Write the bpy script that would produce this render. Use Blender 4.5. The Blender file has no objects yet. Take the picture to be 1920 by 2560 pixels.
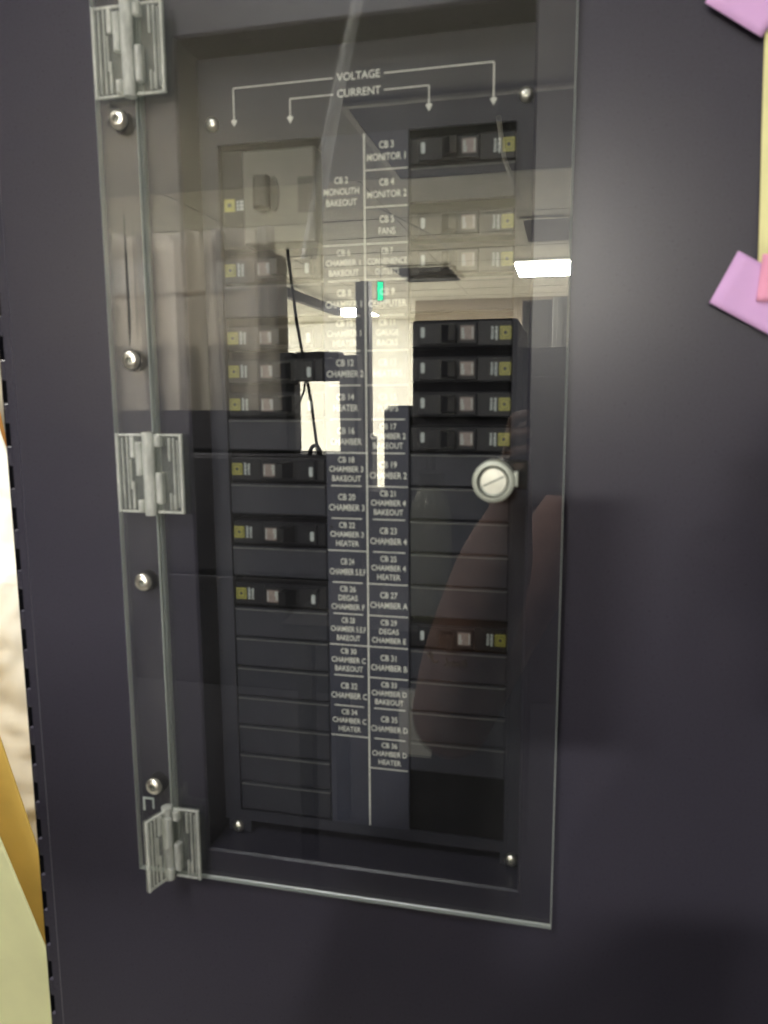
import bpy, bmesh, math, random
from mathutils import Matrix, Vector
random.seed(7)
S = bpy.context.scene
COL = S.collection

# ------------------------------------------------------------------ camera
cam = bpy.data.cameras.new('camera'); cam_o = bpy.data.objects.new('camera', cam); COL.objects.link(cam_o)
cam.sensor_fit = 'HORIZONTAL'; cam.sensor_width = 36.0; cam.lens = 36.02
R_ = ((0.97387, 0.22705, -0.00563), (0.02843, -0.14649, -0.9888), (-0.22533, 0.9628, -0.14912))
right, down, fwd = map(Vector, R_)
m = Matrix.Identity(4)
for i in range(3):
    m[i][0] = right[i]; m[i][1] = -down[i]; m[i][2] = -fwd[i]
m[0][3], m[1][3], m[2][3] = 0.0, -0.5, 0.0
cam_o.matrix_world = m
cam.clip_start = 0.01; cam.clip_end = 100
cam.dof.use_dof = True; cam.dof.focus_distance = 3.2; cam.dof.aperture_fstop = 16.0; cam.dof.aperture_blades = 0
S.camera = cam_o

# ------------------------------------------------------------------ world, exposure
W = bpy.data.worlds.new('World'); S.world = W; W.use_nodes = True
W.node_tree.nodes['Background'].inputs[0].default_value = (1.0, 0.98, 0.92, 1)
W.node_tree.nodes['Background'].inputs[1].default_value = 0.06
S.view_settings.view_transform = 'Standard'; S.view_settings.look = 'None'
S.view_settings.exposure = 0.0; S.view_settings.gamma = 1.0
S.render.engine = 'CYCLES'
S.cycles.use_denoising = True
S.cycles.max_bounces = 8; S.cycles.diffuse_bounces = 5; S.cycles.glossy_bounces = 4; S.cycles.transparent_max_bounces = 24
S.cycles.sample_clamp_indirect = 6.0
S.cycles.caustics_reflective = False; S.cycles.caustics_refractive = False

KEY = 21.0        # watts of the ceiling light in front of the cabinet
FAR = 1300.0       # watts of each far light panel, mirrored and added alike

# ------------------------------------------------------------------ materials
MATS = {}
def mat(name, col, rough=0.5, metal=0.0, spec=0.5, var=0.0, vscale=30.0, bump=0.0, bscale=400.0, emit=None, rvar=0.0, stretch=None):
    if name in MATS: return MATS[name]
    M = bpy.data.materials.new(name); M.use_nodes = True
    nt = M.node_tree; b = nt.nodes['Principled BSDF']
    b.inputs['Base Color'].default_value = (*col, 1); b.inputs['Roughness'].default_value = rough
    b.inputs['Metallic'].default_value = metal; b.inputs['Specular IOR Level'].default_value = spec
    if emit:
        b.inputs['Emission Color'].default_value = (*emit[0], 1); b.inputs['Emission Strength'].default_value = emit[1]
    if var or bump or rvar:
        tc = nt.nodes.new('ShaderNodeTexCoord'); src = tc.outputs['Object']
        if stretch:
            mp = nt.nodes.new('ShaderNodeMapping'); mp.inputs['Scale'].default_value = stretch
            nt.links.new(src, mp.inputs[0]); src = mp.outputs[0]
    if var or rvar:
        n = nt.nodes.new('ShaderNodeTexNoise'); n.inputs['Scale'].default_value = vscale; n.inputs['Detail'].default_value = 6
        nt.links.new(src, n.inputs['Vector'])
        if var:
            r = nt.nodes.new('ShaderNodeMapRange'); r.inputs['From Min'].default_value = 0.3; r.inputs['From Max'].default_value = 0.7
            r.inputs['To Min'].default_value = 1 - var; r.inputs['To Max'].default_value = 1 + var
            nt.links.new(n.outputs['Fac'], r.inputs['Value'])
            mx = nt.nodes.new('ShaderNodeVectorMath'); mx.operation = 'SCALE'; mx.inputs[0].default_value = col
            nt.links.new(r.outputs[0], mx.inputs['Scale']); nt.links.new(mx.outputs[0], b.inputs['Base Color'])
        if rvar:
            r2 = nt.nodes.new('ShaderNodeMapRange'); r2.inputs['From Min'].default_value = 0.3; r2.inputs['From Max'].default_value = 0.7
            r2.inputs['To Min'].default_value = rough - rvar; r2.inputs['To Max'].default_value = rough + rvar
            nt.links.new(n.outputs['Fac'], r2.inputs['Value']); nt.links.new(r2.outputs[0], b.inputs['Roughness'])
    if bump:
        n2 = nt.nodes.new('ShaderNodeTexNoise'); n2.inputs['Scale'].default_value = bscale; n2.inputs['Detail'].default_value = 3
        nt.links.new(src, n2.inputs['Vector'])
        bp = nt.nodes.new('ShaderNodeBump'); bp.inputs['Strength'].default_value = bump; bp.inputs['Distance'].default_value = 0.0006
        nt.links.new(n2.outputs['Fac'], bp.inputs['Height']); nt.links.new(bp.outputs[0], b.inputs['Normal'])
    MATS[name] = M; return M

def clear_mat(name, tint, f0, rough, body=0.0, body_col=(0.8, 0.85, 0.8), smudge_glint=0.0, sscale=(14, 14, 5)):
    """clear plastic sheet: each face lets light through and mirrors a Fresnel share; body = milky share"""
    M = bpy.data.materials.new(name); M.use_nodes = True; nt = M.node_tree; N = nt.nodes; L = nt.links
    for n in list(N): N.remove(n)
    out = N.new('ShaderNodeOutputMaterial')
    tr = N.new('ShaderNodeBsdfTransparent'); tr.inputs[0].default_value = (*tint, 1)
    gl = N.new('ShaderNodeBsdfGlossy'); gl.inputs['Roughness'].default_value = rough
    lw = N.new('ShaderNodeLayerWeight')
    p5 = N.new('ShaderNodeMath'); p5.operation = 'POWER'; p5.inputs[1].default_value = 5; L.new(lw.outputs['Facing'], p5.inputs[0])
    ma = N.new('ShaderNodeMath'); ma.operation = 'MULTIPLY_ADD'; ma.inputs[1].default_value = 1 - f0; ma.inputs[2].default_value = f0
    L.new(p5.outputs[0], ma.inputs[0])
    base = tr.outputs[0]
    if body or smudge_glint:
        df = N.new('ShaderNodeBsdfDiffuse'); df.inputs[0].default_value = (*body_col, 1)
        tl = N.new('ShaderNodeBsdfTranslucent'); tl.inputs[0].default_value = (*body_col, 1)
        m1 = N.new('ShaderNodeMixShader'); m1.inputs[0].default_value = 0.4; L.new(df.outputs[0], m1.inputs[1]); L.new(tl.outputs[0], m1.inputs[2])
        m2 = N.new('ShaderNodeMixShader'); m2.inputs[0].default_value = body
        if smudge_glint:
            tc = N.new('ShaderNodeTexCoord'); mp = N.new('ShaderNodeMapping'); mp.inputs['Scale'].default_value = sscale; mp.inputs['Rotation'].default_value = (0, 0.25, 0)
            L.new(tc.outputs['Object'], mp.inputs[0])
            nz = N.new('ShaderNodeTexNoise'); nz.inputs['Scale'].default_value = 1.0; nz.inputs['Detail'].default_value = 8; nz.inputs['Roughness'].default_value = 0.65; L.new(mp.outputs[0], nz.inputs['Vector'])
            mr = N.new('ShaderNodeMapRange'); mr.inputs['From Min'].default_value = 0.42; mr.inputs['From Max'].default_value = 0.75; mr.inputs['To Min'].default_value = body; mr.inputs['To Max'].default_value = body + smudge_glint
            L.new(nz.outputs['Fac'], mr.inputs['Value']); L.new(mr.outputs[0], m2.inputs[0])
        L.new(tr.outputs[0], m2.inputs[1]); L.new(m1.outputs[0], m2.inputs[2]); base = m2.outputs[0]
    mx = N.new('ShaderNodeMixShader'); L.new(ma.outputs[0], mx.inputs[0]); L.new(base, mx.inputs[1]); L.new(gl.outputs[0], mx.inputs[2])
    L.new(mx.outputs[0], out.inputs[0]); MATS[name] = M; return M

POWDER = mat('charcoal powder coat', (0.032, 0.030, 0.043), 0.30, spec=0.22, var=0.10, vscale=650, bump=0.11, bscale=700, rvar=0.03)
PLATE = mat('dark plate paint', (0.027, 0.0275, 0.037), 0.45, spec=0.09, var=0.10, vscale=25, bump=0.06, bscale=1200)
BLANK = mat('filler plate plastic', (0.023, 0.024, 0.032), 0.42, spec=0.09, var=0.14, vscale=40, bump=0.05, bscale=900)
CAVITY = mat('black cavity', (0.004, 0.004, 0.005), 0.9, spec=0.0, var=0.2)
BLACKP = mat('black breaker plastic', (0.0075, 0.0075, 0.010), 0.4, spec=0.1, var=0.15, vscale=60)
HANDLE = mat('black handle plastic', (0.004, 0.004, 0.005), 0.35, spec=0.12, var=0.1)
GREYB = mat('grey breaker moulding', (0.070, 0.069, 0.062), 0.5, spec=0.15, var=0.12, vscale=50)
YEL = mat('yellow print', (0.21, 0.20, 0.016), 0.5, var=0.12, vscale=300)
INK = mat('black print', (0.006, 0.006, 0.006), 0.6, var=0.1)
WPRINT = mat('white engraving', (0.60, 0.60, 0.55), 0.6, var=0.12, vscale=500)
PALEPR = mat('faded white print', (0.30, 0.33, 0.33), 0.6, var=0.2, vscale=700)
RATE = mat('pinkish rating sticker', (0.14, 0.108, 0.10), 0.55, var=0.15, vscale=400)
STEEL = mat('nickel screw', (0.78, 0.75, 0.68), 0.34, metal=1.0, var=0.06, rvar=0.06, vscale=200)
RUBBER = mat('dark washer', (0.012, 0.011, 0.012), 0.7, var=0.1)
KNOBM = mat('pale nickel lock', (0.50, 0.50, 0.44), 0.42, metal=0.55, var=0.08, rvar=0.08, vscale=150)
KNOBR = mat('pale lock ring', (0.36, 0.38, 0.33), 0.42, metal=0.2, var=0.08, vscale=150)
KNOBD = mat('dull lock recess', (0.13, 0.14, 0.125), 0.4, metal=0.6, var=0.1)
ACR = clear_mat('clear acrylic', (0.985, 0.99, 0.985), 0.069, 0.0, body=0.002, body_col=(0.8, 0.82, 0.78), smudge_glint=0.014)
ACR_STRIP = clear_mat('scuffed acrylic', (0.98, 0.985, 0.98), 0.066, 0.03, body=0.012, body_col=(0.8, 0.8, 0.78), smudge_glint=0.05, sscale=(30, 30, 8))
ACR_EDGE = clear_mat('acrylic cut edge', (0.6, 0.66, 0.62), 0.06, 0.25, body=0.78, body_col=(0.74, 0.80, 0.76))
HCLR = clear_mat('clear hinge plastic', (0.94, 0.96, 0.94), 0.10, 0.08, body=0.07, body_col=(0.76, 0.79, 0.74), smudge_glint=0.14, sscale=(160, 160, 45))
HRIB = clear_mat('clear hinge ribs', (0.92, 0.95, 0.92), 0.18, 0.08, body=0.46, body_col=(0.98, 0.99, 0.95), smudge_glint=0.45, sscale=(170, 170, 50))  # noise whitens the ribs, putting broken glints into their colour
YPAPER = mat('pale yellow paper', (0.74, 0.70, 0.36), 0.8, spec=0.2, var=0.05, vscale=40)
LILAC = mat('lilac sticky note', (0.60, 0.36, 0.64), 0.75, spec=0.2, var=0.05, vscale=40)
PINK = mat('pink sticky note', (0.72, 0.31, 0.46), 0.75, spec=0.2, var=0.05, vscale=40)

# ------------------------------------------------------------------ helpers
def tag(o, label, cat, group=None):
    o['label'] = label; o['category'] = cat
    if group: o['group'] = group
    return o
def struct(o, kind='structure'):
    o['kind'] = kind; return o
def empty(name, loc=(0, 0, 0), label=None, cat=None, group=None):
    o = bpy.data.objects.new(name, None); COL.objects.link(o); o.location = loc; o.empty_display_size = 0.01
    if label: tag(o, label, cat, group)
    return o
class MB:
    def __init__(s): s.v = []; s.f = []; s.mi = []
    def quad(s, *p, mi=0):
        k = len(s.v); s.v += [tuple(q) for q in p]; s.f.append(tuple(range(k, k + len(p)))); s.mi.append(mi); return s
    def box(s, x0, x1, y0, y1, z0, z1, mi=0, bev=0.0):
        """box; bev chamfers the front (low y) rim"""
        k = len(s.v)
        if bev > 0:
            b = bev
            s.v += [(x0 + b, y0, z0 + b), (x1 - b, y0, z0 + b), (x1 - b, y0, z1 - b), (x0 + b, y0, z1 - b),
                    (x0, y0 + b, z0), (x1, y0 + b, z0), (x1, y0 + b, z1), (x0, y0 + b, z1),
                    (x0, y1, z0), (x1, y1, z0), (x1, y1, z1), (x0, y1, z1)]
            F = [(0, 1, 2, 3), (4, 5, 1, 0), (5, 6, 2, 1), (6, 7, 3, 2), (7, 4, 0, 3), (8, 9, 5, 4), (9, 10, 6, 5), (10, 11, 7, 6), (11, 8, 4, 7), (11, 10, 9, 8)]
        else:
            s.v += [(x0, y0, z0), (x1, y0, z0), (x1, y1, z0), (x0, y1, z0), (x0, y0, z1), (x1, y0, z1), (x1, y1, z1), (x0, y1, z1)]
            F = [(0, 3, 2, 1), (4, 5, 6, 7), (0, 1, 5, 4), (1, 2, 6, 5), (2, 3, 7, 6), (3, 0, 4, 7)]
        s.f += [tuple(k + i for i in f) for f in F]; s.mi += [mi] * len(F); return s
    def lathe(s, prof, c=(0, 0, 0), axis='y', n=32, mi=0):
        """prof: (radius, along) pairs; axis y points to the viewer as -y, or z up"""
        k = len(s.v); m_ = len(prof)
        for i in range(n):
            a = 2 * math.pi * i / n
            for r, h in prof:
                if axis == 'y': s.v.append((c[0] + r * math.cos(a), c[1] - h, c[2] + r * math.sin(a)))
                else: s.v.append((c[0] + r * math.cos(a), c[1] + r * math.sin(a), c[2] + h))
        for i in range(n):
            j = (i + 1) % n
            for q in range(m_ - 1):
                s.f.append((k + i * m_ + q, k + j * m_ + q, k + j * m_ + q + 1, k + i * m_ + q + 1)); s.mi.append(mi)
        return s
    def tube(s, pts, r, n=8, mi=0, r1=None):
        k = len(s.v); pts = [Vector(p) for p in pts]; L = len(pts)
        for i, p in enumerate(pts):
            d = (pts[min(i + 1, L - 1)] - pts[max(i - 1, 0)]).normalized()
            u = d.cross(Vector((0.13, 0.9, 0.31))).normalized(); w = d.cross(u)
            rr = r if r1 is None else r + (r1 - r) * i / (L - 1)
            for q in range(n):
                a = 2 * math.pi * q / n; s.v.append(tuple(p + u * (rr * math.cos(a)) + w * (rr * math.sin(a))))
        for i in range(L - 1):
            for q in range(n):
                s.f.append((k + i * n + q, k + i * n + (q + 1) % n, k + (i + 1) * n + (q + 1) % n, k + (i + 1) * n + q)); s.mi.append(mi)
        s.f.append(tuple(k + q for q in range(n))); s.f.append(tuple(k + (L - 1) * n + q for q in range(n))[::-1]); s.mi += [mi, mi]; return s
    def grid(s, fn, nx, nz, mi=0):
        k = len(s.v)
        for j in range(nz + 1):
            for i in range(nx + 1): s.v.append(tuple(fn(i / nx, j / nz)))
        for j in range(nz):
            for i in range(nx):
                a = k + j * (nx + 1) + i; s.f.append((a, a + 1, a + nx + 2, a + nx + 1)); s.mi.append(mi)
        return s
    def prism(s, poly, y0, y1, mi=0):
        """poly of (x, z), extruded in y"""
        k = len(s.v); n = len(poly)
        s.v += [(x, y0, z) for x, z in poly] + [(x, y1, z) for x, z in poly]
        s.f.append(tuple(range(k, k + n))); s.f.append(tuple(range(k + 2 * n - 1, k + n - 1, -1))); s.mi += [mi, mi]
        for i in range(n):
            j = (i + 1) % n; s.f.append((k + i, k + n + i, k + n + j, k + j)); s.mi.append(mi)
        return s
    def mesh(s, name, *mats):
        me = bpy.data.meshes.new(name); me.from_pydata(s.v, [], s.f)
        for m_ in mats: me.materials.append(m_)
        me.polygons.foreach_set('material_index', s.mi)
        bm = bmesh.new(); bm.from_mesh(me); bmesh.ops.recalc_face_normals(bm, faces=bm.faces); bm.to_mesh(me); bm.free()
        me.update(); return me
    def obj(s, name, *mats, parent=None, smooth=False, loc=None, bevel=0.0):
        o = bpy.data.objects.new(name, s.mesh(name, *mats)); COL.objects.link(o)
        if parent: o.parent = parent
        if loc: o.location = loc
        if smooth: smooth_it(o)
        if bevel:
            b = o.modifiers.new('bevel', 'BEVEL'); b.width = bevel; b.segments = 2; b.limit_method = 'ANGLE'
        return o
def smooth_it(o, ang=40):
    me = o.data
    me.polygons.foreach_set('use_smooth', [True] * len(me.polygons))
    try: me.set_sharp_from_angle(angle=math.radians(ang))
    except Exception: pass
def copy_tree(o, parent=None):
    c = o.copy(); COL.objects.link(c); c.parent = parent
    for k in list(o.children): copy_tree(k, c)
    return c
def text_mesh(lines, size, pitch, bold=0.00007, sx=1.0, spacing=1.0):
    """lines of lettering, centred, as one flat mesh in the x-z plane facing -y"""
    V_, F_ = [], []
    for i, t in enumerate(lines):
        cu = bpy.data.curves.new('t', 'FONT'); cu.body = t; cu.size = size; cu.align_x = 'CENTER'; cu.align_y = 'CENTER'
        cu.offset = bold; cu.resolution_u = 3; cu.fill_mode = 'FRONT'; cu.space_character = spacing
        o = bpy.data.objects.new('t', cu); COL.objects.link(o)
        dg = bpy.context.evaluated_depsgraph_get(); me = bpy.data.meshes.new_from_object(o.evaluated_get(dg))
        z0 = ((len(lines) - 1) / 2 - i) * pitch; k = len(V_)
        V_ += [(v.co.x * sx, 0, v.co.y + z0) for v in me.vertices]; F_ += [tuple(k + q for q in p.vertices) for p in me.polygons]
        bpy.data.objects.remove(o); bpy.data.curves.remove(cu); bpy.data.meshes.remove(me)
    return V_, F_
def text_obj(name, lines, size, pitch, loc, m_, parent, **kw):
    V_, F_ = text_mesh(lines, size, pitch, **kw)
    me = bpy.data.meshes.new(name); me.from_pydata(V_, [], F_); me.materials.append(m_); me.update()
    o = bpy.data.objects.new(name, me); COL.objects.link(o); o.parent = parent; o.location = loc
    return o
mm = 0.001

# ================================================================== the room the acrylic mirrors (behind the camera)
CEIL_Z = 1.22
CEILM = mat('ceiling tile', (0.80, 0.79, 0.71), 0.9, spec=0.1, var=0.06, vscale=6)
WALLM = mat('cream wall paint', (0.83, 0.82, 0.74), 0.8, spec=0.2, var=0.04, vscale=2)
PARTM = mat('beige partition paint', (0.50, 0.44, 0.37), 0.8, spec=0.2, var=0.05, vscale=3)
FLOORM = mat('grey floor', (0.40, 0.385, 0.34), 0.6, var=0.1, vscale=4)
DARKEQ = mat('dark equipment paint', (0.022, 0.021, 0.026), 0.6, spec=0.15, var=0.2, vscale=5)
GREYEQ = mat('grey equipment paint', (0.17, 0.17, 0.165), 0.5, var=0.1, vscale=5)
BEIGEQ = mat('beige carton', (0.55, 0.49, 0.40), 0.8, var=0.15, vscale=8)
CREAMQ = mat('cream carton', (0.78, 0.70, 0.56), 0.8, var=0.1, vscale=8)
WHITEQ = mat('white painted metal', (0.75, 0.75, 0.70), 0.5, var=0.04, vscale=5)
TROFF = mat('unlit light lens', (0.035, 0.036, 0.038), 0.6, spec=0.03, var=0.1, vscale=8)
VENTM = mat('black duct opening', (0.010, 0.009, 0.010), 0.7, spec=0.04, var=0.2, vscale=8)
GRIDM = mat('ceiling grid', (0.70, 0.69, 0.62), 0.6, var=0.05)

o = struct(MB().box(-7.5, 3.0, -13, -3.985, CEIL_Z, CEIL_Z + 0.05).obj('ceiling', CEILM))
struct(MB().box(-7.5, 3.0, -3.98, 1.3, CEIL_Z + 0.002, CEIL_Z + 0.05).obj('dimmed_ceiling', mat('dimmed ceiling tile', (0.52, 0.52, 0.49), 0.9, spec=0.0, var=0.06, vscale=5)))  # near tiles given a darker colour in place of weaker light
g = MB()
for i in range(14): g.box(-7.5, 3.0, -12.9 + i * 0.61, -12.88 + i * 0.61, CEIL_Z - 0.006, CEIL_Z + 0.002)
for i in range(9): g.box(-7.3 + i * 1.22, -7.28 + i * 1.22, -12.95, -4.0, CEIL_Z - 0.0085, CEIL_Z + 0.001)
g.obj('ceiling_grid', GRIDM, parent=o)
struct(MB().box(-7.5, 3.0, -12.0, -11.85, -1.45, CEIL_Z).obj('wall', WALLM))
struct(MB().box(-1.93, 3.0, -9.75, -9.6, -1.45, CEIL_Z).obj('partition_wall', PARTM))
struct(MB().box(-7.5, 3.0, -13, 1.3, -1.5, -1.45).obj('floor', FLOORM))

struct(MB().box(-7.4, 2.9, -5.6, -0.92, -1.4495, -1.437).obj('added_dark_floor', mat('added dark floor slab', (0.016, 0.0155, 0.018), 0.9, spec=0.0, var=0.15, vscale=6)))  # added dark slab that keeps the pale floor out of the reflection

def ceiling_light(x, y, w, l, watts, label, strength, lamp=True, col=(1.0, 0.965, 0.88)):
    r = empty('ceiling_light', (x, y, CEIL_Z), label, 'ceiling light', 'lit ceiling light panels')
    f = MB(); t = 0.02
    f.box(-w/2 - t, -w/2, -l/2 - t, l/2 + t, -0.012, 0.004).box(w/2, w/2 + t, -l/2 - t, l/2 + t, -0.012, 0.004)
    f.box(-w/2, w/2, -l/2 - t, -l/2, -0.012, 0.004).box(-w/2, w/2, l/2, l/2 + t, -0.012, 0.004)
    f.obj('frame', WHITEQ, parent=r)
    em = mat('lit diffuser %d' % round(strength), (0.8, 0.8, 0.8), 0.6, emit=((1.0, 0.97, 0.86), strength))
    MB().box(-w/2, w/2, -l/2, l/2, -0.006, 0.003).obj('diffuser', em, parent=r)
    if lamp:
        ld = bpy.data.lights.new('panel_glow', 'AREA'); ld.shape = 'RECTANGLE'; ld.size = w; ld.size_y = l; ld.energy = watts; ld.color = col
        lo = bpy.data.objects.new('panel_glow', ld); COL.objects.link(lo); lo.parent = r; lo.location = (0, 0, -0.03)
    return r
ceiling_light(-0.22, -7.28, 0.53, 0.86, FAR, 'lit ceiling light mirrored as a white bar at the door edge', 14)
ceiling_light(-3.0, -10.5, 0.5, 1.0, FAR * 1.9, 'far ceiling light mirrored small and white beside the grey post', 14)
ceiling_light(-3.0, -2.4, 0.6, 1.2, FAR * 0.62, 'added unseen light that brightens the carton shelf and curtain', 14)  # added lamp, out of view, to brighten the cartons
ceiling_light(-4.6, -8.2, 0.6, 1.2, FAR, 'added light hidden behind the carton shelf, halfway to the far wall', 14)  # added lamp, hidden by the shelf, to lift the far wall
ceiling_light(-4.6, -10.6, 0.6, 1.2, FAR, 'added hidden light near the far wall, beyond the carton shelf', 14)  # another added wall-brightening lamp, hidden from the door
ceiling_light(-6.2, -9.4, 0.6, 1.2, FAR, 'added hidden light in the far left corner of the room', 14)  # added out of sight as well, for a brighter wall
ceiling_light(-1.2, 0.2, 0.8, 0.38, 56, 'added unseen light above the wooden board and plastic bundle', 14)  # unseen lamp added to light the things left of the cabinet
ceiling_light(-0.6, -1.32, 0.6, 0.6, KEY, 'ceiling light in front of the cabinet that lights the breaker panel', 3.0, col=(0.95, 0.97, 1.0))

def ceiling_panel(name, x0, x1, y0, y1, m_, label, cat):
    r = empty(name, ((x0 + x1) / 2, (y0 + y1) / 2, CEIL_Z), label, cat)
    w, l = (x1 - x0) / 2, (y1 - y0) / 2
    MB().box(-w, w, -l, l, -0.016, -0.010).obj('panel', m_, parent=r)
    f = MB(); t = 0.03
    f.box(-w - t, -w, -l - t, l + t, -0.022, -0.009).box(w, w + t, -l - t, l + t, -0.022, -0.009).box(-w, w, -l - t, -l, -0.022, -0.009).box(-w, w, l, l + t, -0.022, -0.009)
    f.obj('frame', GRIDM, parent=r)
ceiling_panel('unlit_ceiling_light', -0.93, 0.9, -3.95, -2.85, TROFF, 'wide unlit ceiling light mirrored as a dark band near the top', 'ceiling light')
ceiling_panel('ceiling_vent', -0.32, 0.5, -5.95, -5.15, TROFF, 'grey ceiling vent mirrored above the white bar of light', 'vent')
ceiling_panel('ceiling_opening', -1.66, -1.10, -7.85, -6.9, VENTM, 'black missing ceiling tile mirrored above the CB 9 breaker row', 'ceiling opening')
tag(MB().tube([(-1.18, -4.35, 1.16), (-0.98, -5.3, 1.16), (-0.93, -5.9, 1.16)], 0.008).obj('ceiling_conduit', WHITEQ), 'thin white conduit under the ceiling crossing the label strip reflection', 'conduit')
tag(MB().tube([(-0.31, -3.02, 1.17), (-0.33, -3.6, 1.17), (-0.30, -4.4, 1.17)], 0.012).obj('ceiling_conduit', WHITEQ), 'short white conduit mirrored over the CB 3 breaker', 'conduit')
tag(MB().box(-3.0, -2.93, -9.6, -5.5, 1.06, 1.16).obj('ceiling_rail', DARKEQ), 'dark rail hung below the ceiling, mirrored as a slanting bar', 'rail')

ex = empty('exit_sign', (-1.535, -6.0, 0.87), 'small bright green exit light mirrored on the label strip', 'sign')
MB().box(-0.035, 0.035, -0.02, 0.02, -0.085, 0.085).obj('housing', WHITEQ, parent=ex)
MB().box(-0.023, 0.023, 0.021, 0.024, -0.074, 0.074).obj('lit_face', mat('green exit glow', (0.02, 0.5, 0.3), 0.5, emit=((0.0, 1.0, 0.42), 9.0)), parent=ex)
MB().box(-0.004, 0.004, -0.004, 0.004, 0.086, 0.349).obj('stem', WHITEQ, parent=ex)

def cabinet_box(name, x0, x1, y0, y1, z0, z1, m_, label, cat, shelves=0):
    r = empty(name, ((x0 + x1) / 2, (y0 + y1) / 2, z0), label, cat)
    w, l, h = (x1 - x0) / 2, (y1 - y0) / 2, z1 - z0
    MB().box(-w, w, -l, l, 0, h, bev=0.0).obj('body', m_, parent=r, bevel=0.01)
    n = max(1, int(h / 0.42))
    for k in range(n):
        MB().box(-w + 0.03, w - 0.03, l + 0.001, l + 0.018, h * k / n + 0.015, h * (k + 1) / n - 0.015).obj('drawer_front', m_, parent=r, bevel=0.006)
    return r
cabinet_box('tall_dark_block', -3.1, -1.78, -2.0, -1.45, -1.45, 1.15, DARKEQ, 'added dark block whose reflection darkens the steel left of the hinges', 'cabinet')  # added to screen the unseen shelf lamp and darken this side's reflection
cabinet_box('equipment_bench', -6.5, -0.93, -3.2, -2.95, -1.45, -0.27, DARKEQ, 'long dark equipment bench mirrored below the pale gap', 'bench')
cabinet_box('equipment_rack', -0.68, -0.21, -3.9, -3.0, -1.45, 0.335, DARKEQ, 'dark equipment rack mirrored behind the right breaker column', 'rack')
cabinet_box('equipment_rack', -0.19, 0.62, -3.9, -3.05, -1.45, 0.21, DARKEQ, 'lower dark rack mirrored beside the lock', 'rack')
cabinet_box('tall_dark_block', 0.75, 2.4, -2.9, -2.0, -1.45, 1.0, DARKEQ, 'tall dark cabinet whose reflection darkens the steel by the sticky notes', 'cabinet')
cabinet_box('equipment_case', -6.3, -1.25, -3.10, -3.0, -0.268, 0.205, DARKEQ, 'dark equipment case on the bench mirrored left of the pale gap', 'case')
tag(MB().box(-1.2485, -1.035, -3.12, -3.02, 0.072, 0.208).obj('instrument_case', DARKEQ, bevel=0.008), 'small dark instrument bridging the pale gap in the reflection', 'instrument')
cabinet_box('white_cabinet', -0.10, 0.0, -5.5, -5.0, -1.45, 0.66, WHITEQ, 'narrow white cabinet mirrored under the bar of light', 'cabinet')
cabinet_box('grey_cabinet', -0.36, -0.115, -6.4, -6.0, -1.45, 0.76, GREYEQ, 'grey cabinet mirrored left of the white one', 'cabinet')
tag(MB().box(-1.215, -1.135, -4.08, -4.0, -0.24, 0.665).box(-1.235, -1.115, -4.1, -3.98, -1.45, -0.24).obj('support_post', GREYEQ), 'grey post mirrored down the middle of the label strip', 'post')
tag(MB().box(-1.033, -0.945, -3.12, -3.02, -0.2695, 0.19).box(-1.02, -0.958, -3.018, -3.01, -0.2, -0.05).box(-1.02, -0.958, -3.018, -3.01, -0.02, 0.15).obj('instrument_case', GREYEQ, bevel=0.008), 'grey upright instrument mirrored beside the CB 14 label', 'instrument')
tag(MB().box(-0.815, -0.69, -3.2, -3.0, -1.45, -0.06).box(-0.80, -0.70, -3.19, -3.01, -0.06, -0.045).obj('instrument_case', DARKEQ, bevel=0.01), 'dark instrument mirrored beside the CB 17 label', 'instrument')
tag(MB().box(-0.928, -0.817, -3.2, -3.0, -1.45, -0.445).box(-0.925, -0.82, -3.0, -2.99, -0.9, -0.46).obj('low_case', DARKEQ, bevel=0.008), 'low dark case at the foot of the pale stripe in the reflection', 'case')
ORD = ['first', 'second', 'third', 'fourth', 'fifth', 'sixth', 'seventh', 'eighth', 'ninth', 'tenth', 'eleventh', 'twelfth', 'thirteenth', 'fourteenth', 'fifteenth', 'sixteenth', 'seventeenth', 'eighteenth', 'nineteenth', 'twentieth'] + ['outermost'] * 30
sh = empty('storage_shelf', (-3.1, -3.2, 0.205), 'long shelf of pale cartons mirrored hazily over the left breakers', 'shelf')
for k, z in enumerate((0.02, 0.27)):
    MB().box(-1.7, 1.66, -0.2, 0.2, z, z + 0.02).obj('shelf_board', CREAMQ, parent=sh)
MB().box(-1.69, 1.65, -0.215, -0.201, 0.0, 0.52).obj('back_panel', BEIGEQ, parent=sh)  # added to close the gap where a hidden lamp showed through
for x in (-1.72, 0.05, 1.662):
    MB().box(x, x + 0.02, -0.198, 0.198, 0.0, 0.50).obj('upright', CREAMQ, parent=sh)
for lv, z in enumerate((0.246, 0.496)):
    bx = -1.46; k = 0
    while bx > -4.5:
        w = random.uniform(0.18, 0.34); h = 0.226 if lv == 0 else random.uniform(0.10, 0.24); bx -= w
        kind = (k * 2 + lv) % 4
        lbl = ('cream carton', 'white box', 'beige carton', 'plain cream box')[kind]
        tag(MB().box(0, w - 0.012, 0, 0.3, 0, h, bev=0.004).obj('carton', (CREAMQ, WHITEQ, BEIGEQ, CREAMQ)[kind], loc=(bx, -3.285 + 0.01 * (k % 2), z)), lbl + ', %s from the post end, on the %s board of the mirrored shelf' % (ORD[k], 'upper' if lv else 'lower'), 'carton', 'cartons on the storage shelf')
        k += 1
tag(MB().tube([(-1.195, -2.8, 0.64), (-1.16, -2.8, 0.33), (-1.10, -2.8, -0.02), (-1.072, -2.8, -0.26)], 0.007, n=8).obj('hanging_cable', VENTM), 'black cable hanging aslant in front of the pale gap', 'cable')
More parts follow.
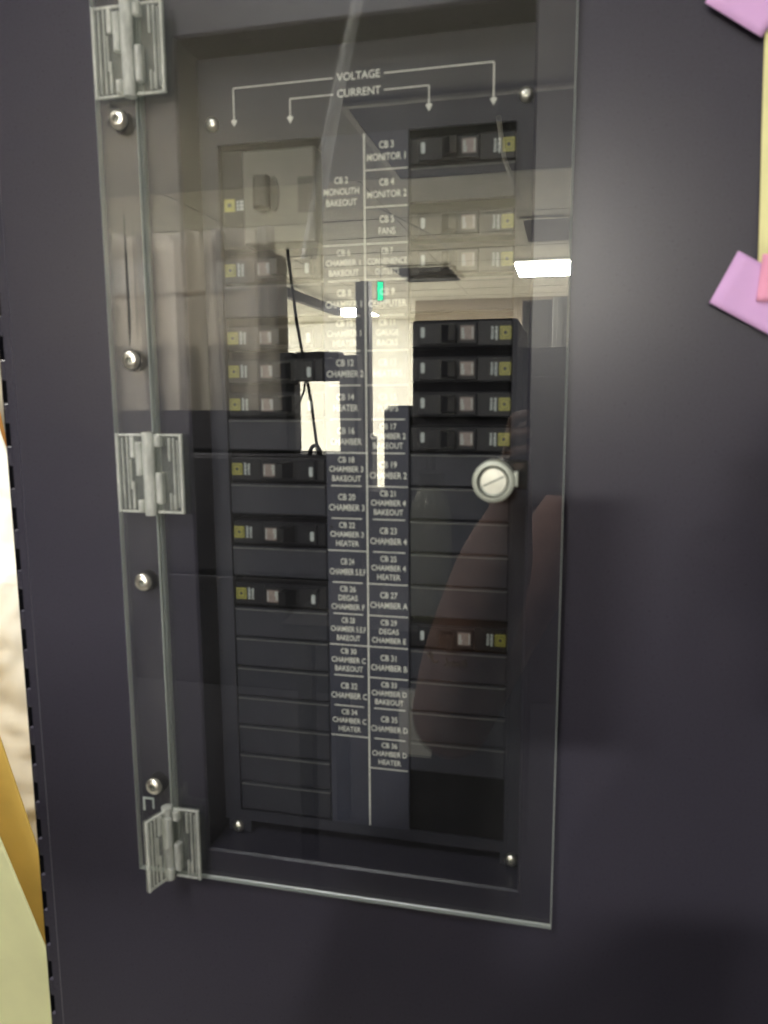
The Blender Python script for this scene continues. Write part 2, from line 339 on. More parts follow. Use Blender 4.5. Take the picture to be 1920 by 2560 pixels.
lp = [(-1.085 + 0.025 * math.cos(a), -2.8, -0.262 + 0.045 * math.sin(a)) for a in [math.pi * t / 12 for t in range(13)]]
tag(MB().tube(lp, 0.009).obj('cable_loop', VENTM), 'black cable loop on the bench at the foot of the hanging cable', 'cable')
tag(MB().tube([(-1.16, -2.9, 0.07), (-1.165, -2.9, 0.03), (-1.19, -2.9, -0.03), (-1.21, -2.9, -0.06)], 0.005).obj('hanging_cable', VENTM), 'thin black cord curving out under the small instrument', 'cable')
# squeeze bottle
bt = empty('squeeze_bottle', (-0.355, -1.6, -0.62), 'clear squeeze bottle mirrored below the CB 17 breaker', 'bottle')
BOT = clear_mat('bottle plastic', (0.75, 0.78, 0.7), 0.06, 0.15, body=0.35, body_col=(0.42, 0.43, 0.34))
ob = MB().lathe([(0.0, 0.0), (0.055, 0.0), (0.058, 0.01), (0.058, 0.30), (0.054, 0.325), (0.036, 0.36), (0.032, 0.365), (0.032, 0.372)], axis='z').obj('bottle_body', BOT, parent=bt, smooth=True)
MB().lathe([(0.0, 0.374), (0.034, 0.374), (0.034, 0.41), (0.014, 0.418), (0.011, 0.50), (0.0, 0.502)], axis='z').obj('cap', VENTM, parent=bt, smooth=True)
tag(MB().box(-0.75, -0.05, -1.95, -1.45, -0.66, -0.6205).box(-0.72, -0.68, -1.9, -1.86, -1.45, -0.66).box(-0.12, -0.08, -1.9, -1.86, -1.45, -0.66).box(-0.72, -0.68, -1.54, -1.5, -1.45, -0.66).box(-0.12, -0.08, -1.54, -1.5, -1.45, -0.66).obj('trolley_table', DARKEQ), 'small dark table under the squeeze bottle in the reflection', 'table')

# added strip of film that makes the pale streak in the door
PLA = clear_mat('hazy plastic film', (0.9, 0.9, 0.9), 0.05, 0.2, body=0.30, body_col=(0.85, 0.84, 0.76), smudge_glint=0.3, sscale=(40, 40, 3))
rb = MB().grid(lambda u, v: (-0.560 - 0.19 * v - 0.012 * math.sin(v * 3.1) + (u - 0.5) * (0.030 + 0.022 * v), -1.75 - 0.010 * math.sin(u * 7 + v * 2), 1.20 - 0.80 * v), 10, 16).obj('streak_strip', PLA, smooth=True)
tag(rb, 'added hazy strip mirrored as a slanting pale streak', 'added strip')

CURT = clear_mat('milky plastic curtain', (0.88, 0.88, 0.86), 0.05, 0.25, body=0.62, body_col=(0.86, 0.80, 0.70), smudge_glint=0.3, sscale=(9, 9, 1.2))
cu_ = MB().grid(lambda u, v: (-2.05 + 1.02 * u + 0.02 * v * math.sin(u * 23), -2.25 + 0.03 * math.sin(u * 41) + 0.012 * math.sin(u * 97 + v), -0.05 + 0.66 * v), 90, 6).obj('plastic_curtain', CURT, smooth=True)
tag(cu_, 'milky plastic curtain mirrored as a streaky haze over the left breakers', 'curtain')

# the photographer, mirrored only faintly beside the lower right breakers
ph = bpy.data.objects.new('phone', MB().box(-0.052, 0.024, -0.132, 0.022, 0.004, 0.0125).mesh('phone', VENTM)); COL.objects.link(ph)
ph.matrix_world = cam_o.matrix_world.copy(); tag(ph, 'black phone taking the picture, mirrored beside the lock', 'phone')
bv = ph.modifiers.new('bevel', 'BEVEL'); bv.width = 0.003; bv.segments = 2
PV, PE, PR = [], [], []
def pj(p, r, link=None):
    PV.append(p); PR.append(r); k = len(PV) - 1
    if link is not None: PE.append((link, k))
    return k
pel = pj((0.22, -1.02, -0.62), (0.16, 0.11)); wst = pj((0.21, -1.00, -0.46), (0.15, 0.105), pel); chs = pj((0.19, -0.97, -0.28), (0.17, 0.115), wst)
nkb = pj((0.17, -0.95, -0.14), (0.075, 0.07), chs); nk = pj((0.16, -0.93, -0.07), (0.055, 0.058), nkb)
jaw = pj((0.155, -0.915, -0.015), (0.062, 0.075), nk); hd = pj((0.155, -0.92, 0.055), (0.078, 0.098), jaw); crn = pj((0.157, -0.93, 0.125), (0.055, 0.072), hd)
nose = pj((0.150, -0.825, 0.03), (0.011, 0.014), hd)
# arm that holds the phone
sl = pj((0.02, -0.96, -0.21), (0.075, 0.075), chs); ml = pj((-0.09, -0.82, -0.39), (0.068, 0.068), sl); el = pj((-0.178, -0.68, -0.555), (0.064, 0.064), ml)
fa = pj((-0.135, -0.62, -0.39), (0.070, 0.070), el); fb = pj((-0.088, -0.57, -0.23), (0.058, 0.058), fa); wr = pj((-0.066, -0.54, -0.15), (0.03, 0.027), fb); pm = pj((-0.062, -0.528, -0.085), (0.022, 0.036), wr)
for q, (z, ln) in enumerate(((-0.030, 0.05), (-0.052, 0.06), (-0.074, 0.056), (-0.096, 0.045))):
    a1 = pj((-0.064, -0.512, z), (0.0085, 0.0085), pm); a2 = pj((-0.056, -0.500, z + 0.004), (0.008, 0.008), a1); a3 = pj((-0.056 + ln * 0.3, -0.498, z + 0.006), (0.007, 0.007), a2)
t1 = pj((-0.058, -0.535, -0.05), (0.0105, 0.0105), pm); t2 = pj((-0.03, -0.530, -0.03), (0.009, 0.009), t1)
# other arm hangs
sr = pj((0.37, -1.0, -0.20), (0.07, 0.07), chs); er = pj((0.43, -1.0, -0.46), (0.055, 0.055), sr); hr = pj((0.42, -0.93, -0.68), (0.038, 0.034), er); hr2 = pj((0.42, -0.91, -0.76), (0.022, 0.04), hr)
for q in range(4):
    f1 = pj((0.42, -0.94 + q * 0.021, -0.81), (0.008, 0.008), hr2); f2 = pj((0.412, -0.935 + q * 0.021, -0.85 + 0.004 * abs(q - 1.5)), (0.007, 0.007), f1)
u1 = pj((0.405, -0.87, -0.78), (0.0095, 0.0095), hr2); u2 = pj((0.40, -0.86, -0.815), (0.0085, 0.0085), u1)
for sx_ in (-1, 1):
    hp = pj((0.22 + sx_ * 0.09, -1.02, -0.70), (0.09, 0.09), pel); kn = pj((0.22 + sx_ * 0.10, -1.0, -1.05), (0.06, 0.06), hp); an = pj((0.22 + sx_ * 0.10, -1.03, -1.39), (0.042, 0.042), kn); pj((0.22 + sx_ * 0.11, -0.88, -1.42), (0.045, 0.028), an)
me = bpy.data.meshes.new('person'); me.from_pydata(PV, PE, []); po = bpy.data.objects.new('person', me); COL.objects.link(po)
sk = po.modifiers.new('skin', 'SKIN'); sd = po.modifiers.new('sub', 'SUBSURF'); sd.levels = 2; sd.render_levels = 2
for k, rr in enumerate(PR): me.skin_vertices[0].data[k].radius = rr
me.skin_vertices[0].data[pel].use_root = True
dg = bpy.context.evaluated_depsgraph_get(); body = bpy.data.meshes.new_from_object(po.evaluated_get(dg)); bpy.data.objects.remove(po)
po = bpy.data.objects.new('person', body); COL.objects.link(po)
for mm_ in (mat('brown jacket cloth', (0.21, 0.125, 0.10), 0.9, spec=0.2, var=0.15, vscale=30), mat('skin', (0.14, 0.08, 0.055), 0.5, var=0.06, vscale=40), mat('dark trousers', (0.02, 0.02, 0.028), 0.9, var=0.1)): body.materials.append(mm_)
for p_ in body.polygons:
    c = p_.center; p_.use_smooth = True
    hand = (c.z > -0.135 and c.y > -0.60) or (c.x > 0.36 and c.z < -0.69 and c.z > -0.87) or (c.z > -0.09 and c.x > 0.05)
    p_.material_index = 1 if hand else (2 if c.z < -0.66 else 0)
tag(po, 'person in a brown jacket holding up a phone, faint in the reflection', 'person')
hm = MB().lathe([(0.0, 0.085), (0.04, 0.078), (0.07, 0.055), (0.083, 0.02), (0.084, -0.02), (0.08, -0.04)], n=20, axis='z').obj('hair', mat('dark hair', (0.02, 0.014, 0.01), 0.6, var=0.3, vscale=90), parent=po, smooth=True)
hm.location = (0.157, -0.945, 0.085); hm.scale = (1.0, 1.22, 1.0)
for ex_ in (0.125, 0.183):
    e_ = MB().lathe([(0.0, 0.004), (0.006, 0.003), (0.009, 0.0), (0.0085, -0.006)], n=12).obj('eye', WHITEQ, parent=po, smooth=True); e_.location = (ex_, -0.826, 0.055); e_.rotation_euler.z = math.pi
tag(MB().box(-0.30, -0.235, -0.912, -0.910, -0.70, -0.565).obj('paper_slip', WHITEQ), 'white slip of paper mirrored by the CB 35 label', 'paper')

# ================================================================== the cabinet
OX0, OX1, OZ0, OZ1 = -0.2580, -0.0215, -0.3440, 0.2345     # opening in the cabinet front
DEP = 0.025
cab = empty('electrical_cabinet', (0, 0, -0.9), 'dark charcoal steel cabinet holding the recessed breaker panel', 'cabinet')
def part(mb, name, *mats, **kw):
    o = mb.obj(name, *mats, parent=cab, **kw); o.location.z += 0.9; return o
CX0, CX1, CZ0, CZ1 = -0.3970, 0.70, -0.90, 0.62
b = MB()
xs = [CX0, OX0, OX1, CX1]; zs = [CZ0, OZ0, OZ1, CZ1]
for i in range(3):
    for j in range(3):
        if i == 1 and j == 1: continue
        b.quad((xs[i], 0, zs[j]), (xs[i+1], 0, zs[j]), (xs[i+1], 0, zs[j+1]), (xs[i], 0, zs[j+1]))
r = 0.0015   # rolled lip into the recess
ix0, ix1, iz0, iz1 = OX0 + r, OX1 - r, OZ0 + r, OZ1 - r
b.quad((OX0, 0, OZ0), (OX1, 0, OZ0), (ix1, r, iz0), (ix0, r, iz0)); b.quad((OX0, 0, OZ1), (OX1, 0, OZ1), (ix1, r, iz1), (ix0, r, iz1))
b.quad((OX0, 0, OZ0), (OX0, 0, OZ1), (ix0, r, iz1), (ix0, r, iz0)); b.quad((OX1, 0, OZ0), (OX1, 0, OZ1), (ix1, r, iz1), (ix1, r, iz0))
for yb0, yb1 in ((r, DEP + 0.03),):
    b.quad((ix0, yb0, iz0), (ix1, yb0, iz0), (ix1, yb1, iz0), (ix0, yb1, iz0)); b.quad((ix0, yb0, iz1), (ix1, yb0, iz1), (ix1, yb1, iz1), (ix0, yb1, iz1))
    b.quad((ix0, yb0, iz0), (ix0, yb0, iz1), (ix0, yb1, iz1), (ix0, yb1, iz0)); b.quad((ix1, yb0, iz0), (ix1, yb0, iz1), (ix1, yb1, iz1), (ix1, yb1, iz0))
# left fold of the front sheet
b.quad((CX0, 0, CZ0), (CX0, 0, CZ1), (CX0 - 0.0012, 0.0008, CZ1), (CX0 - 0.0012, 0.0008, CZ0))
b.quad((CX0 - 0.0012, 0.0008, CZ0), (CX0 - 0.0012, 0.0008, CZ1), (CX0 - 0.0016, 0.004, CZ1), (CX0 - 0.0016, 0.004, CZ0))
part(b, 'front_panel', POWDER)
part(MB().box(ix0 + 0.0005, ix1 - 0.0005, DEP + 0.026, DEP + 0.029, iz0 + 0.0005, iz1 - 0.0005), 'back_cavity', CAVITY)
# slotted edge flange on the left
part(MB().box(-0.4078, -0.3988, 0.0042, 0.006, CZ0, CZ1), 'edge_flange', POWDER)
part(MB().box(-0.4268, -0.3990, 0.022, 0.05, CZ0, CZ1), 'slot_shade_backing', CAVITY)  # backing coloured black to stand in for shade inside the slots
tz = CZ0 + 0.012
tooth = None
while tz < CZ1 - 0.02:
    if tooth is None:
        tooth = part(MB().box(-0.4118, -0.4080, 0.0044, 0.0078, 0, 0.0145, bev=0.0004), 'flange_tab', POWDER); tooth.location.z += tz; base = tz
    else:
        c = tooth.copy(); COL.objects.link(c); c.parent = cab; c.location = (0, 0, 0.9 + tz)
    tz += 0.0322

# inner plate with two breaker columns
LX0, LX1, RX0, RX1 = -0.2405, -0.1650, -0.1050, -0.0340
TOPZ = 0.1726; PITCH = 0.02358; ROWS = 21; BOTZ = TOPZ - PITCH * ROWS
PX0, PX1, PZ0, PZ1 = -0.2535, -0.0238, -0.3310, 0.2290
T = 0.0016
b = MB()
def slab(x0, x1, z0, z1): b.box(x0, x1, DEP, DEP + T, z0, z1)
slab(PX0, PX1, TOPZ, PZ1); slab(PX0, PX1, PZ0, BOTZ); slab(PX0, LX0, BOTZ, TOPZ); slab(RX1, PX1, BOTZ, TOPZ)
slab(PX0 + 0.003, -0.232, -0.3405, PZ0); slab(-0.037, PX1 - 0.001, -0.3405, PZ0)
plate = part(b, 'inner_plate', PLATE)
part(MB().box(LX1, RX0, DEP, DEP + T, BOTZ, TOPZ), 'label_strip', mat('slate label strip', (0.036, 0.038, 0.055), 0.45, spec=0.12, var=0.08, vscale=40))
# edge returns of the plate columns catch the light as thin lines
for x in (LX0, RX1):
    part(MB().box(x - 0.0007, x + 0.0007, DEP - 0.0012, DEP + 0.004, BOTZ, TOPZ), 'column_edge', PLATE)
LB = {3, 5, 6, 7, 9, 11, 13}; RB = {0, 2, 3, 5, 6, 7, 8, 14}
proto = {}
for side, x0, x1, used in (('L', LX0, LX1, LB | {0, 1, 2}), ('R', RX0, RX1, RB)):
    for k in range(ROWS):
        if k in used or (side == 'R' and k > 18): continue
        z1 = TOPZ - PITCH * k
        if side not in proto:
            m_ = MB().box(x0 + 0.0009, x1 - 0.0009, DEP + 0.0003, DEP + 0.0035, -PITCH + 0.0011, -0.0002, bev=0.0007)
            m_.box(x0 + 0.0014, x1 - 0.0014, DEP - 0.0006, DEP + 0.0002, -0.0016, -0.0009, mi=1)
            proto[side] = o = part(m_, 'filler_plate', BLANK, mat('plate edge glint', (0.085, 0.085, 0.085), 0.5, spec=0.3, var=0.3, vscale=120)); o.location.z += z1  # ledge coloured lighter to stand in for light caught on the seam
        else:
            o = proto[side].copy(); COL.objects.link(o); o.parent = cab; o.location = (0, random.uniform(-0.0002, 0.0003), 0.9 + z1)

# lettering on the plate
YF = DEP - 0.0003
def lab(lines, x, z, size=0.0062, pitch=0.0068, sx=0.86):
    return text_obj('label_text', lines, size, pitch, (x, YF, z + 0.9), WPRINT, cab, sx=sx)
LT = {3: ['CB 6', 'CHAMBER 1', 'BAKEOUT'], 4: ['CB 8', 'CHAMBER 1'], 5: ['CB 10', 'CHAMBER 1', 'HEATER'], 6: ['CB 12', 'CHAMBER 2'], 7: ['CB 14', 'HEATER'], 8: ['CB 16', 'CHAMBER'],
      9: ['CB 18', 'CHAMBER 3', 'BAKEOUT'], 10: ['CB 20', 'CHAMBER 3'], 11: ['CB 22', 'CHAMBER 3', 'HEATER'], 12: ['CB 24', 'CHAMBER 5.E.F'], 13: ['CB 26', 'DEGAS', 'CHAMBER F'],
      14: ['CB 28', 'CHAMBER 5.E.F', 'BAKEOUT'], 15: ['CB 30', 'CHAMBER C', 'BAKEOUT'], 16: ['CB 32', 'CHAMBER C'], 17: ['CB 34', 'CHAMBER C', 'HEATER']}
RT = {0: ['CB 3', 'MONITOR 1'], 1: ['CB 4', 'MONITOR 2'], 2: ['CB 5', 'FANS'], 3: ['CB 7', 'CONVENIENCE', 'OUTLETS'], 4: ['CB 9', 'COMPUTER'], 5: ['CB 11', 'GAUGE', 'RACKS'], 6: ['CB 13', 'HEATERS'],
      7: ['CB 15', 'PUMPS'], 8: ['CB 17', 'CHAMBER 2', 'BAKEOUT'], 9: ['CB 19', 'CHAMBER 2'], 10: ['CB 21', 'CHAMBER 4', 'BAKEOUT'], 11: ['CB 23', 'CHAMBER 4'], 12: ['CB 25', 'CHAMBER 4', 'HEATER'],
      13: ['CB 27', 'CHAMBER A'], 14: ['CB 29', 'DEGAS', 'CHAMBER E'], 15: ['CB 31', 'CHAMBER B'], 16: ['CB 33', 'CHAMBER D', 'BAKEOUT'], 17: ['CB 35', 'CHAMBER D'], 18: ['CB 36', 'CHAMBER D', 'HEATER']}
def cell(lines, x, k):
    n = len(lines); z = TOPZ - PITCH * (k + 0.5)
    if n == 3: lab(lines, x, z, 0.0057, 0.0067, 0.84 if max(map(len, lines)) < 11 else 0.70)
    else: lab(lines, x, z - 0.0003, 0.0063, 0.0076, 0.80 if max(map(len, lines)) < 11 else 0.64)
lab(['CB 2', 'MONOLITH', 'BAKEOUT'], -0.1512, 0.1365, 0.0060, 0.0072, 0.80)
for k, t in LT.items(): cell(t, -0.1502, k)
for k, t in RT.items(): cell(t, -0.1197, k)
def rule(x0, x1, z0, z1=None, w=0.0007):
    z1 = z0 if z1 is None else z1
    if abs(x1 - x0) >= abs(z1 - z0): mb = MB().box(x0, x1, YF - 0.0002, YF + 0.0001, z0 - w/2, z0 + w/2)
    else: mb = MB().box(x0 - w/2, x0 + w/2, YF - 0.0002, YF + 0.0001, min(z0, z1), max(z0, z1))
    return part(mb, 'printed_line', WPRINT)
DIVX = -0.1350
rule(DIVX, DIVX, TOPZ - 0.0005, -0.322, 0.0010)
for k in range(1, 20):
    z = TOPZ - PITCH * k
    long_ = k in (1, 2, 3, 4, 6, 7, 10, 13, 14, 15, 16, 19)
    rule(DIVX + (0.0006 if long_ else 0.004), -0.1056 if long_ else -0.1075, z)
    if 3 <= k <= 18:
        ll = k in (3, 9, 12, 15, 18)
        rule(-0.1645 if ll else -0.1615, DIVX - (0.0006 if ll else 0.004), z)
# voltage and current pointers
text_obj('label_text', ['VOLTAGE'], 0.0070, 0.007, (-0.1384, YF, 0.2085 + 0.9), WPRINT, cab, sx=0.95)
text_obj('label_text', ['CURRENT'], 0.0070, 0.007, (-0.1384, YF, 0.1983 + 0.9), WPRINT, cab, sx=0.95)
def pointer(x0, x1, xt, z, zt):
    rule(min(x0, x1), max(x0, x1), z); rule(xt, xt, z - 0.00036, zt + 0.002, 0.0008)
    part(MB().prism([(xt - 0.0022, zt + 0.0022), (xt - 0.0012, zt + 0.0032), (xt + 0.0012, zt + 0.0032), (xt + 0.0022, zt + 0.0022), (xt, zt - 0.0016)], YF - 0.0003, YF + 0.0001), 'arrow_head', WPRINT)
pointer(-0.2270, -0.1560, -0.2270, 0.2085, 0.1852); pointer(-0.1210, -0.0497, -0.0497, 0.2085, 0.1843)
pointer(-0.1863, -0.1560, -0.1863, 0.1983, 0.1842); pointer(-0.1212, -0.0913, -0.0913, 0.1983, 0.1842)
# marker scribble under the CB 29 breaker
def stroke(pts, w=0.0009):
    w *= 1.5
    return part(MB().tube([(x, DEP + 0.0002, z) for x, z in pts], w, n=6), 'marker_scribble', INK)
sx, sz = -0.0895, TOPZ - PITCH * 15 - 0.0042
stroke([(sx - 0.002, sz + 0.001), (sx, sz + 0.0022), (sx + 0.001, sz)], 0.0015); stroke([(sx + 0.001, sz), (sx + 0.0018, sz - 0.0035), (sx + 0.004, sz - 0.0045), (sx + 0.006, sz - 0.0035)], 0.0007)
kx = sx + 0.0115
for pts in ([(0, 0), (0.001, -0.003), (0.002, -0.006)], [(-0.001, -0.0065), (0.003, -0.003)], [(0.004, -0.006), (0.0045, -0.003), (0.0055, -0.002), (0.006, -0.004), (0.0065, -0.006)],
            [(0.0075, -0.006), (0.0078, -0.003), (0.0092, -0.0025), (0.0098, -0.0065)], [(0.0125, -0.001), (0.0118, -0.004), (0.013, -0.0065), (0.0148, -0.004), (0.014, -0.001), (0.0125, -0.001)], [(0.012, -0.0035), (0.0148, -0.0035)]):
    stroke([(kx + x, sz + z - 0.0005) for x, z in pts], 0.00055)
# plate corner screws (phillips pan heads)
def pan_screw(parent, x, y, z, rad, name='screw', slot=True):
    e = MB().lathe([(0.0, 0.0028), (rad * 0.45, 0.0026), (rad * 0.8, 0.0019), (rad, 0.0006), (rad, -0.001)], n=24).obj(name, STEEL, parent=parent, smooth=True)
    e.location = (x, y, z)
    if slot:
        a = random.uniform(0, 1.5)
        s_ = MB().box(-rad * 0.62, rad * 0.62, -0.00285, -0.0012, -0.0004, 0.0004).box(-0.0004, 0.0004, -0.0029, -0.0012, -rad * 0.62, rad * 0.62).obj('cross_slot', KNOBD, parent=e)
        s_.rotation_euler.y = a
    return e
for x, z in ((-0.2430, 0.1864), (-0.0292, 0.1870), (-0.2425, -0.3362), (-0.0288, -0.3352)):
    pan_screw(cab, x, DEP - 0.0012, z + 0.9, 0.0046)
part(MB().lathe([(0.0, 0.0006), (0.0018, 0.0004), (0.0024, -0.001)], c=(-0.2430, DEP - 0.0003, 0.0545), n=10), 'plate_hole', INK)
part(MB().lathe([(0.0, 0.0006), (0.0011, 0.0004), (0.0014, -0.001)], c=(-0.1622, DEP - 0.0003, -0.0935), n=10), 'plate_hole', INK)

# ================================================================== circuit breakers
def breaker_proto():
    """local x: 0 at the outer end with the yellow emblem, 0.0735 at the lettering side; z up; y=0 is the plate face"""
    r = empty('circuit_breaker', (0, 0, 0))
    b = MB(); h = 0.0084
    b.box(0.0006, 0.0728, 0.0022, 0.020, -h, h, bev=0.0006)
    b.box(0.0245, 0.0665, -0.0006, 0.0020, -h + 0.0012, h - 0.0012, bev=0.0006)
    b.obj('body', BLACKP, parent=r)
    d = MB()
    d.prism([(0.0395, -0.0068), (0.0515, -0.0068), (0.0515, 0.0068), (0.0395, 0.0068)], -0.0012, -0.0007)
    # tilted toggle
    k = len(d.v); t0, t1 = -0.0012, -0.0088
    d.v += [(0.0405, t0, -0.006), (0.0500, t0, -0.006), (0.0500, t0, 0.006), (0.0405, t0, 0.006), (0.0385, t1, -0.0052), (0.0440, t1 + 0.0008, -0.0052), (0.0440, t1 + 0.0008, 0.0052), (0.0385, t1, 0.0052)]
    F = [(0, 1, 5, 4), (1, 2, 6, 5), (2, 3, 7, 6), (3, 0, 4, 7), (4, 5, 6, 7)]
    d.f += [tuple(k + i for i in f) for f in F]; d.mi += [0] * 5
    d.obj('handle', HANDLE, parent=r, bevel=0.0006)
    l = MB().box(0.0012, 0.0090, 0.0016, 0.0021, -0.0042, 0.0042).obj('emblem_plate', YEL, parent=r)
    e = MB(); c = 0.0051
    for a, w in ((0.0030, 0.0005),):
        e.box(c - a, c + a, 0.00125, 0.0015, a - w, a).box(c - a, c + a, 0.00125, 0.0015, -a, -a + w).box(c - a, c - a + w, 0.00125, 0.0015, -a + w, a - w).box(c + a - w, c + a, 0.00125, 0.0015, -a + w, a - w)
    e.box(c - 0.0012, c + 0.0012, 0.00125, 0.0015, -0.0012, 0.0012)
    e.obj('emblem', INK, parent=l)
    t = MB()
    for ci, x in enumerate((0.0106, 0.0134)):
        z = -0.0042
        while z < 0.0038:
            hh = random.uniform(0.0006, 0.0013); w = random.uniform(0.0013, 0.0019); t.box(x, x + w, 0.0017, 0.0020, z, z + hh); z += hh + 0.0003
    t.obj('printed_marks', PALEPR, parent=r)
    g_ = MB().box(0.0268, 0.0362, -0.0011, -0.0007, -0.0048, 0.0042).obj('rating_sticker', RATE, parent=r)
    t = MB()
    for z in (-0.0032, -0.0014, 0.0004, 0.0022): t.box(0.0328 + random.uniform(0, 0.001), 0.0356, -0.0014, -0.00115, z, z + 0.0011)
    t.box(0.0274, 0.0280, -0.0014, -0.00115, -0.004, 0.0034)
    t.obj('sticker_print', PALEPR, parent=g_)
    MB().prism([(0.0617, -0.0038), (0.0622, -0.0044), (0.0640, -0.0044), (0.0645, -0.0038), (0.0645, 0.0018), (0.0640, 0.0024), (0.0622, 0.0024), (0.0617, 0.0018)], -0.0011, -0.0007).obj('amp_mark', PALEPR, parent=r)
    return r
bp0 = breaker_proto(); first = [True]
names = {('L', 3): 'CB 6', ('L', 5): 'CB 10', ('L', 6): 'CB 12', ('L', 7): 'CB 14', ('L', 9): 'CB 18', ('L', 11): 'CB 22', ('L', 13): 'CB 26',
         ('R', 0): 'CB 3', ('R', 2): 'CB 5', ('R', 3): 'CB 7', ('R', 5): 'CB 11', ('R', 6): 'CB 13', ('R', 7): 'CB 15', ('R', 8): 'CB 17', ('R', 14): 'CB 29'}
for (side, k), nm in names.items():
    o = bp0 if first[0] else copy_tree(bp0)
    first[0] = False
    z = TOPZ - PITCH * (k + 0.5) - 0.0012
    if side == 'L': o.location = (LX0 + 0.0009, DEP, z)
    else:
        o.location = (RX1 - 0.0008, DEP, z - 0.0004); o.rotation_euler = (0, math.pi, 0); o.scale = (0.955, 1, 1)
    col_rows = sorted(LB if side == 'L' else RB); n_ = ('topmost', 'second', 'third', 'fourth', 'fifth', 'sixth', 'seventh', 'lowest')[-1 if k == col_rows[-1] else col_rows.index(k)]
    tag(o, '%s small black breaker of the %s column, beside the %s label' % (n_, 'left' if side == 'L' else 'right', nm), 'circuit breaker', 'circuit breakers in the panel')
# three pole breaker
r = empty('circuit_breaker', (LX0, DEP, TOPZ - PITCH * 1.5), 'large grey three-pole circuit breaker beside the CB 2 label', 'circuit breaker', 'circuit breakers in the panel')
H = PITCH * 1.5 - 0.0024
MB().box(0.0008, 0.0186, 0.0050, 0.020, -H, H, bev=0.0006).obj('terminal_block', BLACKP, parent=r)
MB().box(0.0192, 0.0715, -0.0030, 0.020, -H + 0.0008, H - 0.0035, bev=0.0010).obj('body', GREYB, parent=r)
e = MB().box(0.0020, 0.0098, 0.0044, 0.0049, -0.0078, 0.0006).obj('emblem_plate', YEL, parent=r)
MB().box(0.0047, 0.0071, 0.0039, 0.0043, -0.0048, -0.0024).obj('emblem', INK, parent=e)
t = MB()
for z in (-0.0072, -0.0048, -0.0024): t.box(0.0112, 0.0128, 0.0044, 0.0049, z, z + 0.0016).box(0.0136, 0.0162, 0.0044, 0.0049, z, z + 0.0019)
t.obj('printed_marks', PALEPR, parent=r)
MB().prism([(0.0330 + 0.0048 * math.cos(a) + (0.001 if math.cos(a) > 0 else 0), 0.0002 + 0.0125 * math.sin(a)) for a in [2 * math.pi * i / 20 for i in range(20)]], -0.0045, -0.0031).obj('handle_recess', HANDLE, parent=r)
MB().box(0.0300, 0.0405, -0.013, -0.0046, -0.0105, 0.0112, bev=0.0015).obj('handle', HANDLE, parent=r, bevel=0.0006)
MB().prism([(0.0425 + 0.0034 * math.cos(a), 0.0 + 0.0115 * math.sin(a)) for a in [2 * math.pi * i / 20 for i in range(20)]], -0.0045, -0.0031).obj('handle_recess', HANDLE, parent=r)
MB().box(0.0595, 0.0720, -0.0036, -0.00305, -0.013, 0.010).obj('amp_window', BLACKP, parent=r)

# ================================================================== acrylic strip, door, hinges, lock
DZ0, DZ1 = -0.3632, 0.2550
def sheet(mb, x0, x1, y0, y1, z0, z1, c=0.0006):
    """clear sheet; faces slot 0, sawn and chamfered edges slot 1"""
    k = len(mb.v)
    def ring(y, d): return [(x0 + d, y, z0 + d), (x1 - d, y, z0 + d), (x1 - d, y, z1 - d), (x0 + d, y, z1 - d)]
    mb.v += ring(y0, c) + ring(y0 + c, 0) + ring(y1 - c, 0) + ring(y1, c)
    mb.f.append((k, k+1, k+2, k+3)); mb.mi.append(0)
    for q in range(3):
        for i in range(4):
            j = (i + 1) % 4; mb.f.append((k + q*4 + i, k + q*4 + j, k + q*4 + 4 + j, k + q*4 + 4 + i)); mb.mi.append(1)
    mb.f.append((k+15, k+14, k+13, k+12)); mb.mi.append(0)
    return mb
st = empty('mounting_strip', (-0.296, 0, DZ0), 'narrow clear acrylic strip screwed to the cabinet left of the door', 'strip')
sheet(MB(), -0.0166, 0.0142, -0.0080, -0.0030, 0.0, DZ1 - DZ0 + 0.02).obj('strip', ACR_STRIP, ACR_EDGE, parent=st)
for z in (0.183, 0.0257, -0.1328, -0.2916):
    w_ = MB().lathe([(0.0074, -0.0078), (0.0074, 0.0002), (0.0030, 0.0004), (0.0, 0.0004)], n=24).obj('washer', RUBBER, parent=st); w_.location = (0.0008, -0.0082, z - DZ0)
    s_ = MB().lathe([(0.0, 0.0010), (0.0022, 0.0010), (0.0026, 0.0031), (0.0042, 0.0029), (0.0055, 0.0020), (0.0063, 0.0008), (0.0063, -0.001)], n=28).obj('screw', STEEL, parent=st, smooth=True); s_.location = (0.0008, -0.0088, z - DZ0)
    h_ = MB().lathe([(0.0, 0.0013), (0.0022, 0.0013)], n=6).obj('hex_socket', KNOBD, parent=s_)
MB().prism([(-0.0004, 0.0), (0.0012, 0.02), (0.0010, 0.06), (0.0002, 0.090), (-0.0006, 0.06), (-0.0010, 0.02)], -0.0083, -0.00805).obj('dark_sliver', INK, parent=st).location = (0.0004, 0, 0.0335 - DZ0)  # thin dark wedge laid on the front of the strip
f_ = MB()
for x0, x1, z0, z1 in ((-0.005, -0.0035, 0, 0.011), (-0.0035, 0.003, 0.0095, 0.011), (0.003, 0.0042, 0.002, 0.011)): f_.box(x0, x1, -0.0086, -0.0081, z0, z1)
f_.obj('glue_residue', ACR_EDGE, parent=st).location = (-0.0045, 0, -0.3125 - DZ0)

